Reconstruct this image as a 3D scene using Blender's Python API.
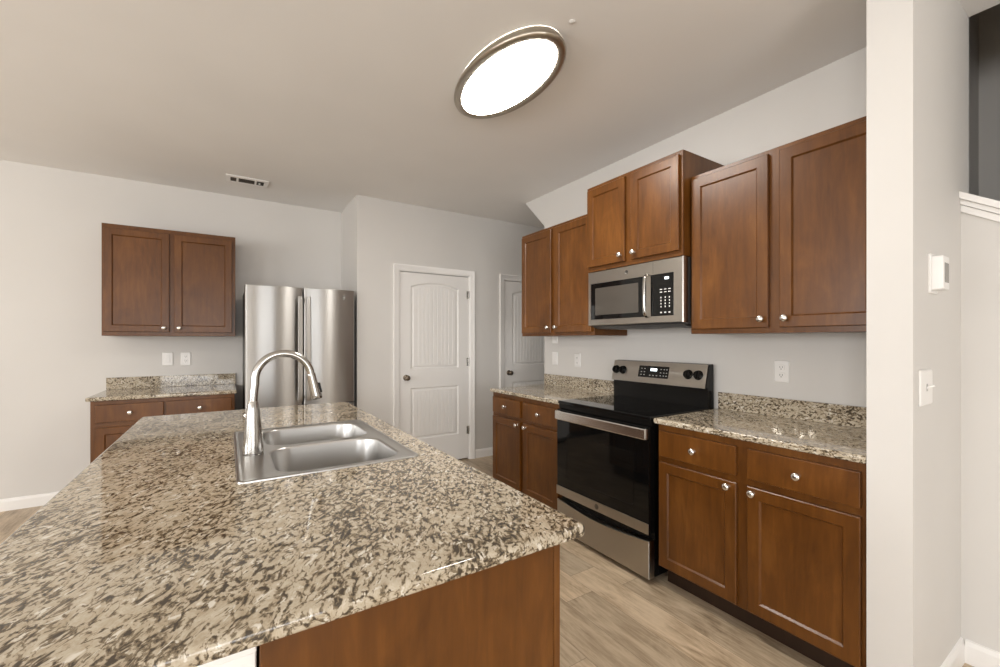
import bpy, bmesh, math, random
from mathutils import Vector, Matrix
random.seed(7)
for o in list(bpy.data.objects):
    bpy.data.objects.remove(o, do_unlink=True)
scene = bpy.context.scene
col = scene.collection
PI = math.pi

# ------------------------------------------------------------------ camera
cam_d = bpy.data.cameras.new('camera'); cam = bpy.data.objects.new('camera', cam_d); col.objects.link(cam)
cam.location = (0, 0, 1.337)
cam.rotation_euler = (PI/2, 0, -math.radians(32.648))
cam_d.sensor_width = 36.0
cam_d.lens = 425.2 / 1000 * 36.0
cam_d.shift_y = 0.0069
cam_d.clip_start = 0.03
scene.camera = cam

# ------------------------------------------------------------------ colour, world, daylight
vs = scene.view_settings
vs.view_transform = 'Standard'; vs.look = 'None'; vs.exposure = 0.12; vs.gamma = 1.0; vs.use_curve_mapping = False
world = bpy.data.worlds.new('world'); scene.world = world; world.use_nodes = True
bg = world.node_tree.nodes['Background']; bg.inputs[0].default_value = (0.80, 0.90, 1.0, 1); bg.inputs[1].default_value = 1.0

def area(name, loc, rot, sx, sy, power, colr):
    l = bpy.data.lights.new(name, 'AREA'); l.shape = 'RECTANGLE'; l.size = sx; l.size_y = sy
    l.energy = power; l.color = colr
    o = bpy.data.objects.new(name, l); o.location = loc; o.rotation_euler = rot; col.objects.link(o)
    return o
DAY = (0.995, 0.99, 0.98)
# daylight entering through the windows of the open dining and living side of the room
area('daylight_dining', (-4.70, 1.60, 1.62), (0, -PI/2, 0), 1.44, 2.6, 108, DAY)
area('daylight_living', (-4.70, -1.70, 1.62), (0, -PI/2, 0), 1.44, 1.6, 115, DAY)
area('daylight_patio', (-0.30, -3.40, 1.15), (PI/2, 0, 0), 2.2, 2.0, 72, DAY)
area('daylight_rear', (-3.00, -3.40, 1.50), (PI/2, 0, 0), 1.4, 1.3, 32, DAY)

# ------------------------------------------------------------------ helpers
def new_bm(): return bmesh.new()

def box(bm, x0, x1, y0, y1, z0, z1, bev=0.0, seg=2):
    vs_ = [bm.verts.new((x, y, z)) for x in (x0, x1) for y in (y0, y1) for z in (z0, z1)]
    q = [(0, 1, 3, 2), (4, 6, 7, 5), (0, 4, 5, 1), (2, 3, 7, 6), (0, 2, 6, 4), (1, 5, 7, 3)]
    fs = [bm.faces.new([vs_[i] for i in f]) for f in q]
    if bev > 0:
        es = list({e for f in fs for e in f.edges})
        bmesh.ops.bevel(bm, geom=es, offset=bev, segments=seg, profile=0.5, affect='EDGES')

def prism(bm, pts, axis, a0, a1):
    """extrude a 2-D outline along an axis: 'x' -> pts are (y,z), 'y' -> (x,z), 'z' -> (x,y)"""
    def P(p, a):
        return {'x': (a, p[0], p[1]), 'y': (p[0], a, p[1]), 'z': (p[0], p[1], a)}[axis]
    A = [bm.verts.new(P(p, a0)) for p in pts]; B = [bm.verts.new(P(p, a1)) for p in pts]
    n = len(pts)
    bm.faces.new(A); bm.faces.new(B[::-1])
    for i in range(n):
        bm.faces.new([A[i], B[i], B[(i+1) % n], A[(i+1) % n]])

def lathe(bm, prof, origin, axis, seg=24, cap=True):
    """prof: list of (radius, distance along axis)"""
    ax = Vector(axis).normalized()
    t = Vector((0, 0, 1)) if abs(ax.z) < .9 else Vector((1, 0, 0))
    u = ax.cross(t).normalized(); v = ax.cross(u)
    O = Vector(origin); rings = []
    for r, d in prof:
        rings.append([bm.verts.new(O + ax*d + (u*math.cos(2*PI*k/seg) + v*math.sin(2*PI*k/seg))*max(r, 1e-5)) for k in range(seg)])
    for a, b in zip(rings, rings[1:]):
        for k in range(seg):
            bm.faces.new([a[k], a[(k+1) % seg], b[(k+1) % seg], b[k]])
    if cap:
        bm.faces.new(rings[0]); bm.faces.new(rings[-1])

def tube(bm, pts, radii, seg=16):
    pts = [Vector(p) for p in pts]; rings = []
    prev_u = None
    for i, p in enumerate(pts):
        d = (pts[min(i+1, len(pts)-1)] - pts[max(i-1, 0)]).normalized()
        if prev_u is None:
            t = Vector((0, 1, 0)) if abs(d.y) < .9 else Vector((1, 0, 0))
            u = d.cross(t).normalized()
        else:
            u = (prev_u - d*prev_u.dot(d)).normalized()
        prev_u = u; v = d.cross(u)
        r = radii[i] if isinstance(radii, (list, tuple)) else radii
        rings.append([bm.verts.new(p + (u*math.cos(2*PI*k/seg) + v*math.sin(2*PI*k/seg))*r) for k in range(seg)])
    for a, b in zip(rings, rings[1:]):
        for k in range(seg):
            bm.faces.new([a[k], a[(k+1) % seg], b[(k+1) % seg], b[k]])
    bm.faces.new(rings[0]); bm.faces.new(rings[-1])

def rrect(x0, x1, y0, y1, r, n=6):
    out = []
    for cx, cy, a in ((x1-r, y1-r, 0), (x0+r, y1-r, 90), (x0+r, y0+r, 180), (x1-r, y0+r, 270)):
        for k in range(n+1):
            t = math.radians(a + 90*k/n); out.append((cx + r*math.cos(t), cy + r*math.sin(t)))
    return out

def loft(bm, loops, close_first=False, close_last=False):
    R = [[bm.verts.new(p) for p in L] for L in loops]
    n = len(R[0])
    for a, b in zip(R, R[1:]):
        for k in range(n):
            bm.faces.new([a[k], a[(k+1) % n], b[(k+1) % n], b[k]])
    if close_first: bm.faces.new(R[0])
    if close_last: bm.faces.new(R[-1])
    return R

def fill_between(bm, outer, holes):
    """flat face between an outer vertex ring and hole rings (lists of BMVerts)"""
    es = []
    for ring in [outer] + holes:
        for k in range(len(ring)):
            a, b = ring[k], ring[(k+1) % len(ring)]
            e = bm.edges.get((a, b)) or bm.edges.new((a, b)); es.append(e)
    bmesh.ops.triangle_fill(bm, use_beauty=True, use_dissolve=False, edges=es)

def obj(name, bm, m, parent=None, smooth=35):
    bmesh.ops.remove_doubles(bm, verts=bm.verts, dist=1e-6)
    bmesh.ops.recalc_face_normals(bm, faces=bm.faces)
    me = bpy.data.meshes.new(name); bm.to_mesh(me); bm.free()
    if smooth:
        for p in me.polygons: p.use_smooth = True
        me.set_sharp_from_angle(angle=math.radians(smooth))
    me.materials.append(m)
    o = bpy.data.objects.new(name, me); col.objects.link(o)
    if smooth and smooth <= 40:               # keep large flat faces flat beside their rounded edges
        w = o.modifiers.new('weighted_normal', 'WEIGHTED_NORMAL'); w.keep_sharp = True; w.weight = 90
    if parent: o.parent = parent
    return o

def thing(name, label, cat, loc=(0, 0, 0), rz=0.0, group=None):
    o = bpy.data.objects.new(name, None); col.objects.link(o)
    o.empty_display_size = .1
    o.location = loc; o.rotation_euler = (0, 0, rz)
    o['label'] = label; o['category'] = cat
    if group: o['group'] = group
    return o
def struct(name, bm, m, parent=None, smooth=35):
    o = obj(name, bm, m, parent, smooth); o['kind'] = 'structure'; return o

# ------------------------------------------------------------------ materials
def mat(name):
    m = bpy.data.materials.new(name); m.use_nodes = True
    nt = m.node_tree; return m, nt, nt.nodes['Principled BSDF']
def N(nt, t, **kw):
    n = nt.nodes.new(t)
    for k, v in kw.items(): setattr(n, k, v)
    return n
def srgb(r, g, b):
    f = lambda c: (c/255/12.92) if c/255 <= .04045 else ((c/255+.055)/1.055)**2.4
    return (f(r), f(g), f(b), 1)
def ramp(nt, stops, interp='LINEAR'):
    n = N(nt, 'ShaderNodeValToRGB'); cr = n.color_ramp; cr.interpolation = interp
    while len(cr.elements) > 1: cr.elements.remove(cr.elements[-1])
    cr.elements[0].position = stops[0][0]; cr.elements[0].color = stops[0][1]
    for p, c in stops[1:]:
        e = cr.elements.new(p); e.color = c
    return n
def coords(nt, scale=(1, 1, 1), rot=(0, 0, 0), rand=False, kind='Object'):
    tc = N(nt, 'ShaderNodeTexCoord'); mp = N(nt, 'ShaderNodeMapping')
    mp.inputs['Scale'].default_value = scale; mp.inputs['Rotation'].default_value = rot
    if rand:
        oi = N(nt, 'ShaderNodeObjectInfo'); mu = N(nt, 'ShaderNodeVectorMath', operation='SCALE')
        cx = N(nt, 'ShaderNodeCombineXYZ')
        for i in range(3): nt.links.new(oi.outputs['Random'], cx.inputs[i])
        mu.inputs['Scale'].default_value = 9.0
        nt.links.new(cx.outputs[0], mu.inputs[0])
        ad = N(nt, 'ShaderNodeVectorMath', operation='ADD')
        nt.links.new(tc.outputs[kind], ad.inputs[0]); nt.links.new(mu.outputs[0], ad.inputs[1])
        nt.links.new(ad.outputs[0], mp.inputs['Vector'])
    else:
        nt.links.new(tc.outputs[kind], mp.inputs['Vector'])
    return mp.outputs[0]
def noise(nt, vec, scale, detail=4, rough=.55, dist=0.0):
    n = N(nt, 'ShaderNodeTexNoise'); n.inputs['Scale'].default_value = scale
    n.inputs['Detail'].default_value = detail; n.inputs['Roughness'].default_value = rough
    n.inputs['Distortion'].default_value = dist
    nt.links.new(vec, n.inputs['Vector']); return n.outputs['Fac']
def mixc(nt, fac, a, b, blend='MIX'):
    n = N(nt, 'ShaderNodeMix', data_type='RGBA', blend_type=blend)
    for sock, v in ((n.inputs[0], fac), (n.inputs[6], a), (n.inputs[7], b)):
        if hasattr(v, 'default_value') or isinstance(v, bpy.types.NodeSocket): nt.links.new(v, sock)
        else: sock.default_value = v
    return n.outputs[2]
def bump(nt, h, strength, dist, target):
    b = N(nt, 'ShaderNodeBump'); b.inputs['Strength'].default_value = strength; b.inputs['Distance'].default_value = dist
    nt.links.new(h, b.inputs['Height']); nt.links.new(b.outputs[0], target.inputs['Normal'])

def paint(name, c, rough=.6, tex=True):
    m, nt, p = mat(name); p.inputs['Base Color'].default_value = c; p.inputs['Roughness'].default_value = rough
    if tex:
        v = coords(nt); n = noise(nt, v, 220, 3)
        bump(nt, n, .06, .002, p)
        n2 = noise(nt, v, 1.3, 2)
        r = ramp(nt, [(.3, tuple(x*.975 for x in c[:3])+(1,)), (.7, tuple(min(1, x*1.02) for x in c[:3])+(1,))])
        nt.links.new(n2, r.inputs[0]); nt.links.new(r.outputs[0], p.inputs['Base Color'])
    return m
WALL = paint('wall_paint', (.655, .632, .602, 1), .65)
CEIL = paint('ceiling_paint', (.83, .812, .79, 1), .8)
TRIMW = paint('trim_white', (.86, .84, .815, 1), .35, False)
DOORW = paint('door_white', (.80, .78, .755, 1), .4, False)
PLASTIC = paint('white_plastic', (.82, .80, .775, 1), .3, False)

def wood(name, dark, mid, light, rough=.33):
    m, nt, p = mat(name)
    v = coords(nt, (1, 1, .12), rand=True)
    g = noise(nt, v, 42, 6, .6, .4)
    v2 = coords(nt, (1, 1, .45), rand=True)
    b = noise(nt, v2, 5.5, 4, .6, .8)
    r1 = ramp(nt, [(.30, dark), (.52, mid), (.75, light)])
    mx = N(nt, 'ShaderNodeMath', operation='MULTIPLY_ADD'); mx.inputs[1].default_value = .42
    m2 = N(nt, 'ShaderNodeMath', operation='MULTIPLY'); m2.inputs[1].default_value = .58
    nt.links.new(b, m2.inputs[0]); nt.links.new(g, mx.inputs[0]); nt.links.new(m2.outputs[0], mx.inputs[2])
    nt.links.new(mx.outputs[0], r1.inputs[0]); nt.links.new(r1.outputs[0], p.inputs['Base Color'])
    p.inputs['Roughness'].default_value = rough
    p.inputs['Coat Weight'].default_value = .07; p.inputs['Coat Roughness'].default_value = .22; p.inputs['Specular IOR Level'].default_value = .38
    bump(nt, g, .05, .002, p)
    return m
WOOD = wood('stained_maple', (.070, .0235, .003, 1), (.124, .043, .0062, 1), (.200, .078, .0145, 1))
TOEK = wood('toe_kick_shaded_wood', (.022, .010, .005, 1), (.03, .014, .007, 1), (.04, .018, .009, 1), .5)  # dark wood, coloured darker still for the shade under the cabinets

def granite(name):
    m, nt, p = mat(name)
    tc = N(nt, 'ShaderNodeTexCoord')
    def M(op, a, b=None, c=None):
        n = N(nt, 'ShaderNodeMath', operation=op)
        for i, q in enumerate((a, b, c)):
            if q is None: continue
            if isinstance(q, (int, float)): n.inputs[i].default_value = q
            else: nt.links.new(q, n.inputs[i])
        return n.outputs[0]
    # the minerals lie along one diagonal of the slab
    m0 = N(nt, 'ShaderNodeMapping'); m0.inputs['Rotation'].default_value = (.22, .22, math.radians(27)); nt.links.new(tc.outputs['Object'], m0.inputs[0])
    m1 = N(nt, 'ShaderNodeMapping'); m1.inputs['Scale'].default_value = (1.0, .50, 1.0); nt.links.new(m0.outputs[0], m1.inputs[0])
    v = m1.outputs[0]
    wn = N(nt, 'ShaderNodeTexNoise'); wn.inputs['Scale'].default_value = 24; wn.inputs['Detail'].default_value = 3
    nt.links.new(v, wn.inputs['Vector'])
    sub = N(nt, 'ShaderNodeVectorMath', operation='SUBTRACT'); sub.inputs[1].default_value = (.5, .5, .5)
    nt.links.new(wn.outputs['Color'], sub.inputs[0])
    sc = N(nt, 'ShaderNodeVectorMath', operation='SCALE'); sc.inputs['Scale'].default_value = .035
    nt.links.new(sub.outputs[0], sc.inputs[0])
    ad = N(nt, 'ShaderNodeVectorMath', operation='ADD'); nt.links.new(v, ad.inputs[0]); nt.links.new(sc.outputs[0], ad.inputs[1])
    vv = ad.outputs[0]
    fl = noise(nt, vv, 102, 4, .6)          # short dark flecks
    cl = noise(nt, v, 9, 4, .6)              # where flecks crowd together
    fine = noise(nt, vv, 300, 2, .6)
    grd = noise(nt, vv, 48, 4, .6)           # beige ground
    wh = noise(nt, ad.outputs[0], 66, 3, .5, .4)
    ve = N(nt, 'ShaderNodeTexVoronoi', feature='DISTANCE_TO_EDGE'); ve.inputs['Scale'].default_value = 58; nt.links.new(vv, ve.inputs['Vector'])
    vein = M('MULTIPLY', M('MAXIMUM', M('SUBTRACT', .12, ve.outputs['Distance']), 0.0), .85)
    base = ramp(nt, [(.28, (.32, .25, .165, 1)), (.45, (.45, .38, .28, 1)), (.60, (.54, .475, .375, 1)), (.74, (.66, .61, .52, 1))])
    nt.links.new(M('MULTIPLY_ADD', fine, .35, M('MULTIPLY', grd, .65)), base.inputs[0])
    wr = ramp(nt, [(.60, (0, 0, 0, 1)), (.66, (1, 1, 1, 1))]); nt.links.new(wh, wr.inputs[0])
    c0 = mixc(nt, M('MULTIPLY', wr.outputs[0], .75), base.outputs[0], (.76, .725, .65, 1))
    q = M('ADD', M('ADD', fl, M('MULTIPLY', cl, .42)), M('ADD', vein, M('MULTIPLY', fine, .10)))
    br = ramp(nt, [(.772, (0, 0, 0, 1)), (.830, (1, 1, 1, 1))]); nt.links.new(q, br.inputs[0])
    dk = ramp(nt, [(.855, (0, 0, 0, 1)), (.925, (1, 1, 1, 1))]); nt.links.new(q, dk.inputs[0])
    c1 = mixc(nt, br.outputs[0], c0, (.20, .155, .10, 1))
    c2 = mixc(nt, dk.outputs[0], c1, (.062, .048, .034, 1))
    nt.links.new(c2, p.inputs['Base Color'])
    p.inputs['Roughness'].default_value = .045; p.inputs['IOR'].default_value = 1.52
    return m
GRANITE = granite('granite')

def floor_mat():
    m, nt, p = mat('plank_floor')
    tc = N(nt, 'ShaderNodeTexCoord'); sx = N(nt, 'ShaderNodeSeparateXYZ'); nt.links.new(tc.outputs['Object'], sx.inputs[0])
    def M(op, a, b=None, c=None):
        n = N(nt, 'ShaderNodeMath', operation=op)
        for i, v in enumerate((a, b, c)):
            if v is None: continue
            if isinstance(v, (int, float)): n.inputs[i].default_value = v
            else: nt.links.new(v, n.inputs[i])
        return n.outputs[0]
    W, L = .182, 1.22
    u = M('DIVIDE', sx.outputs[0], W); row = M('FLOOR', u); fu = M('FRACT', u)
    wn = N(nt, 'ShaderNodeTexWhiteNoise', noise_dimensions='1D'); nt.links.new(row, wn.inputs['W'])
    vv = M('ADD', M('DIVIDE', sx.outputs[1], L), wn.outputs['Value']); cell = M('FLOOR', vv); fv = M('FRACT', vv)
    cx = N(nt, 'ShaderNodeCombineXYZ'); nt.links.new(row, cx.inputs[0]); nt.links.new(cell, cx.inputs[1])
    wn2 = N(nt, 'ShaderNodeTexWhiteNoise', noise_dimensions='2D'); nt.links.new(cx.outputs[0], wn2.inputs['Vector'])
    # grain: stretched along the plank, shifted per plank
    off = N(nt, 'ShaderNodeVectorMath', operation='SCALE'); off.inputs['Scale'].default_value = 13.0; nt.links.new(wn2.outputs['Color'], off.inputs[0])
    ad = N(nt, 'ShaderNodeVectorMath', operation='ADD'); nt.links.new(tc.outputs['Object'], ad.inputs[0]); nt.links.new(off.outputs[0], ad.inputs[1])
    mp = N(nt, 'ShaderNodeMapping'); mp.inputs['Scale'].default_value = (1, .10, 1); nt.links.new(ad.outputs[0], mp.inputs[0])
    mp2 = N(nt, 'ShaderNodeMapping'); mp2.inputs['Scale'].default_value = (1, .28, 1); nt.links.new(ad.outputs[0], mp2.inputs[0])
    g = noise(nt, mp.outputs[0], 60, 6, .65, .5); k = noise(nt, mp2.outputs[0], 9, 4, .6, 1.2)
    base = ramp(nt, [(.30, (.19, .132, .078, 1)), (.43, (.42, .325, .22, 1)), (.57, (.61, .495, .355, 1)), (.74, (.70, .585, .435, 1))])
    f = M('MULTIPLY_ADD', g, .46, M('MULTIPLY', k, .54)); nt.links.new(f, base.inputs[0])
    tone = ramp(nt, [(0, (.80, .79, .78, 1)), (1, (1.12, 1.09, 1.06, 1))]); nt.links.new(wn2.outputs['Value'], tone.inputs[0])
    c = mixc(nt, 1.0, base.outputs[0], tone.outputs[0], 'MULTIPLY')
    eu = M('MINIMUM', fu, M('SUBTRACT', 1.0, fu)); ev = M('MINIMUM', fv, M('SUBTRACT', 1.0, fv))
    su = M('LESS_THAN', eu, .007); sv = M('LESS_THAN', ev, .0012); sm = M('MAXIMUM', su, sv)
    c = mixc(nt, M('MULTIPLY', sm, .45), c, (.05, .036, .025, 1))
    nt.links.new(c, p.inputs['Base Color']); p.inputs['Roughness'].default_value = .38
    bump(nt, M('SUBTRACT', g, M('MULTIPLY', sm, 1.5)), .12, .002, p)
    return m
FLOOR = floor_mat()

def metal(name, c, rough, aniso_axis=None, streak=0.0, aniso=0.0):
    m, nt, p = mat(name)
    p.inputs['Base Color'].default_value = c; p.inputs['Metallic'].default_value = 1.0; p.inputs['Roughness'].default_value = rough
    if aniso:                                 # brushed sideways: reflections smear up and down
        p.inputs['Anisotropic'].default_value = aniso; p.inputs['Anisotropic Rotation'].default_value = .25
        tg = N(nt, 'ShaderNodeTangent', direction_type='RADIAL', axis='Z'); nt.links.new(tg.outputs[0], p.inputs['Tangent'])
    if aniso_axis is not None:
        s = {'x': (.02, 1, 1), 'y': (1, .02, 1), 'z': (1, 1, .02)}[aniso_axis]
        n = noise(nt, coords(nt, s), 700, 2)
        bump(nt, n, streak, .0006, p)
    return m
STEEL = metal('stainless_steel', (.46, .435, .40, 1), .30, 'x', .04, .7)       # brushed across, panels of the range and microwave
STEELV = metal('stainless_doors', (.47, .46, .445, 1), .34, None, 0, .92)
SINKM = metal('sink_steel', (.50, .49, .475, 1), .30, 'y', .05)
NICKEL = metal('brushed_nickel', (.46, .445, .42, 1), .19)
RIMM = metal('lamp_nickel', (.46, .415, .35, 1), .36)
KNOBM = metal('knob_nickel', (.80, .78, .75, 1), .24)
BRONZE = metal('aged_bronze', (.20, .165, .13, 1), .30)
def plain(name, c, rough, metallic=0.0, coat=0.0, spec=.5):
    m, nt, p = mat(name); p.inputs['Base Color'].default_value = c; p.inputs['Roughness'].default_value = rough
    p.inputs['Specular IOR Level'].default_value = spec; p.inputs['Metallic'].default_value = metallic; p.inputs['Coat Weight'].default_value = coat
    return m
BLACKG = plain('black_glass', (.004, .004, .004, 1), .04, spec=.32)
BLACKP = plain('black_enamel', (.006, .0055, .005, 1), .25, spec=.22)
WINGL = plain('oven_window', (.006, .0055, .005, 1), .05, spec=.3)
MWIN = plain('microwave_window', (.075, .066, .056, 1), .10)
DKGREY = plain('dark_grey_side', (.05, .047, .044, 1), .45)
DARK = plain('dark_gap', (.02, .018, .016, 1), .8)
GREYM = plain('grey_mark', (.45, .44, .42, 1), .4)
WHITEM = plain('white_mark', (.75, .74, .72, 1), .4)
SCREEN = plain('grey_screen', (.22, .21, .19, 1), .25)
EMBL = plain('emblem_steel', (.20, .19, .175, 1), .35, 1.0)
def emis(name, c, s):
    m, nt, p = mat(name); p.inputs['Base Color'].default_value = c
    p.inputs['Emission Color'].default_value = c; p.inputs['Emission Strength'].default_value = s; return m
LAMPE = emis('lamp_diffuser', (1.0, .96, .90, 1), 40.0)
BULBE = emis('bulb_glow', (1.0, .90, .74, 1), 80.0)
LEDE = emis('display_light', (.85, .95, 1.0, 1), 1.6)

# ================================================================== room shell
XW = 2.590            # kitchen right wall
YB = 4.907            # back wall behind the fridge
YD = 4.223            # wall with the two doors
ZC = 2.750
XL = -4.50            # far left of the open room
YF = -3.20            # wall behind the camera
XS = 3.70             # far side of the stairwell
T = .13

bm = new_bm(); box(bm, XL-.2, 5.2, YF-.2, 5.1, -.10, 0); struct('floor', bm, FLOOR, smooth=0)
bm = new_bm()
prism(bm, [(XL-.2, YF-.2), (2.728, YF-.2), (2.728, .62), (5.2, .62), (5.2, 5.1), (XL-.2, 5.1)], 'z', ZC, ZC+.30)
struct('ceiling', bm, CEIL, smooth=0)
bm = new_bm(); box(bm, 2.6, 4.0, YF-.2, .75, 5.2, 5.3); struct('ceiling_stairwell', bm, CEIL, smooth=0)
bm = new_bm(); box(bm, 2.55, 2.728, YF-.2, .584, ZC+.30, 5.2); struct('wall_stairwell_left', bm, WALL, smooth=0)
bm = new_bm(); box(bm, XS, XS+.1, YF-.2, .72, 0, 5.2); struct('wall_stairwell_right', bm, WALL, smooth=0)
bm = new_bm(); box(bm, 2.728, XS+.1, .584, .72, 0, 5.2); struct('wall_stairwell_back', bm, WALL, smooth=0)
bm = new_bm(); box(bm, 2.55, XS+.1, YF-.2, YF, ZC, 5.2); struct('wall_stairwell_front', bm, WALL, smooth=0)

bm = new_bm(); box(bm, XL-.12, 1.058, YB, YB+.12, 0, ZC); struct('wall_back', bm, WALL, smooth=0)
bm = new_bm(); box(bm, 1.058, 1.18, YD+.12, YB+.12, 0, ZC); struct('wall_alcove', bm, WALL, smooth=0)
def wall_y(name, x0, x1, y0, y1, z1, holes):
    """wall running along x with rectangular holes (x0,x1,z0,z1) cut through"""
    bm = new_bm()
    xs = sorted({x0, x1, *[h[0] for h in holes], *[h[1] for h in holes]}); zs = sorted({0, z1, *[h[2] for h in holes], *[h[3] for h in holes]})
    for a, b in zip(xs, xs[1:]):
        for c, d in zip(zs, zs[1:]):
            if any(h[0] <= a and b <= h[1] and h[2] <= c and d <= h[3] for h in holes): continue
            box(bm, a, b, y0, y1, c, d)
    return struct(name, bm, WALL, smooth=0)
def wall_x(name, x0, x1, y0, y1, z1, holes):
    bm = new_bm()
    ys = sorted({y0, y1, *[h[0] for h in holes], *[h[1] for h in holes]}); zs = sorted({0, z1, *[h[2] for h in holes], *[h[3] for h in holes]})
    for a, b in zip(ys, ys[1:]):
        for c, d in zip(zs, zs[1:]):
            if any(h[0] <= a and b <= h[1] and h[2] <= c and d <= h[3] for h in holes): continue
            box(bm, x0, x1, a, b, c, d)
    return struct(name, bm, WALL, smooth=0)
D1 = (1.475, 2.301); D2 = (2.757, 3.583); DH = 2.062
wall_y('wall_doors', 1.058, 5.2, YD, YD+.12, ZC, [(D1[0], D1[1], 0, DH), (D2[0], D2[1], 0, DH)])
# kitchen right wall: its far end has a clipped corner under the ceiling
bm = new_bm(); prism(bm, [(.584, 0), (3.242, 0), (3.242, 2.447), (3.555, ZC), (.584, ZC)], 'x', XW, XW+T); struct('wall_right', bm, WALL, smooth=0)
bm = new_bm(); box(bm, 1.960, 2.728, .459, .584, 0, ZC); struct('wall_right_stub', bm, WALL, smooth=0)
bm = new_bm(); prism(bm, [(.459, 0), (.459, 1.93), (.021, 1.93-.438*.647), (.021, 0)], 'x', XW, XW+T); struct('wall_stair_knee', bm, WALL, smooth=0)
bm = new_bm(); box(bm, XW, XW+T, YF, .02, 0, ZC+.3); struct('wall_stair_light_block', bm, WALL, smooth=0)  # unseen wall added to keep window light out of the stairwell
# sloping cap and moulding on the knee wall
def slope_strip(x0, x1, zlo, zhi):
    bm = new_bm(); k = .647
    prism(bm, [(.458, 1.93+zlo), (.458, 1.93+zhi), (.021, 1.93+zhi-.437*k), (.021, 1.93+zlo-.437*k)], 'x', x0, x1); return bm
bm = slope_strip(XW-.034, XW+T+.034, -.002, .026)
b2 = slope_strip(XW-.020, XW, -.024, -.003); me_ = bpy.data.meshes.new('t'); b2.to_mesh(me_); b2.free(); bm.from_mesh(me_)
b2 = slope_strip(XW-.011, XW, -.054, -.026); me_ = bpy.data.meshes.new('t'); b2.to_mesh(me_); b2.free(); bm.from_mesh(me_)
struct('trim_stair_cap', bm, TRIMW)
# rear of the hall and unseen boundary walls
bm = new_bm(); box(bm, XW+T, 5.2, 3.12, 3.242, 0, ZC); struct('wall_hall', bm, WALL, smooth=0)
bm = new_bm(); box(bm, 5.08, 5.2, 3.242, YD, 0, ZC); struct('wall_hall_end', bm, WALL, smooth=0)
wl = wall_x('wall_left', XL-.12, XL, YF, YB, ZC, [(.30, 2.90, .90, 2.35), (-2.50, -.90, .90, 2.35)])
wf = wall_y('wall_front', XL-.12, XS+.1, YF-.12, YF, ZC, [(-1.40, .80, .12, 2.15), (-3.70, -2.30, .85, 2.15)])

def window(name, axis, at, a0, a1, z0, z1, mull):
    bm = new_bm(); w = .055
    def bx(p0, p1, q0, q1):
        if axis == 'x': box(bm, at-.05, at+.01, p0, p1, q0, q1)
        else: box(bm, p0, p1, at-.05, at+.01, q0, q1)
    bx(a0, a1, z0, z0+w); bx(a0, a1, z1-w, z1); bx(a0, a0+w, z0+w, z1-w); bx(a1-w, a1, z0+w, z1-w)
    for k in range(1, mull):
        c = a0 + (a1-a0)*k/mull; bx(c-w/2, c+w/2, z0+w, z1-w)
    struct(name, bm, TRIMW, smooth=0)
window('window_1', 'x', XL-.03, .30, 2.90, .90, 2.35, 3)
window('window_2', 'x', XL-.03, -2.50, -.90, .90, 2.35, 2)
window('window_3', 'y', YF-.03, -1.40, .80, .12, 2.15, 2)
window('window_4', 'y', YF-.03, -3.70, -2.30, .85, 2.15, 2)

# baseboards
def baseboard(name, axis, at, sgn, a0, a1):
    """at: wall face; sgn: direction into the room"""
    bm = new_bm()
    pr = [(0, 0), (.014, 0), (.014, .068), (.010, .078), (.007, .090), (0, .094)]
    if axis == 'y': prism(bm, [(at+sgn*p, z) for p, z in pr], 'x', a0, a1)
    else: prism(bm, [(at+sgn*p, z) for p, z in pr], 'y', a0, a1)
    struct(name, bm, TRIMW)
baseboard('baseboard_back', 'y', YB, -1, XL, -.842)
baseboard('baseboard_doors', 'y', YD, -1, 2.374, 2.684)
baseboard('baseboard_doors_left', 'y', YD, -1, 1.058, 1.404)
baseboard('baseboard_stub', 'y', .459, -1, 1.960, XW)
baseboard('baseboard_stair', 'x', XW, -1, YF, .445)
baseboard('baseboard_stub_end', 'x', 1.960, -1, .445, .584)
baseboard('baseboard_alcove', 'x', 1.058, -1, YD+.12, YB)

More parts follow.
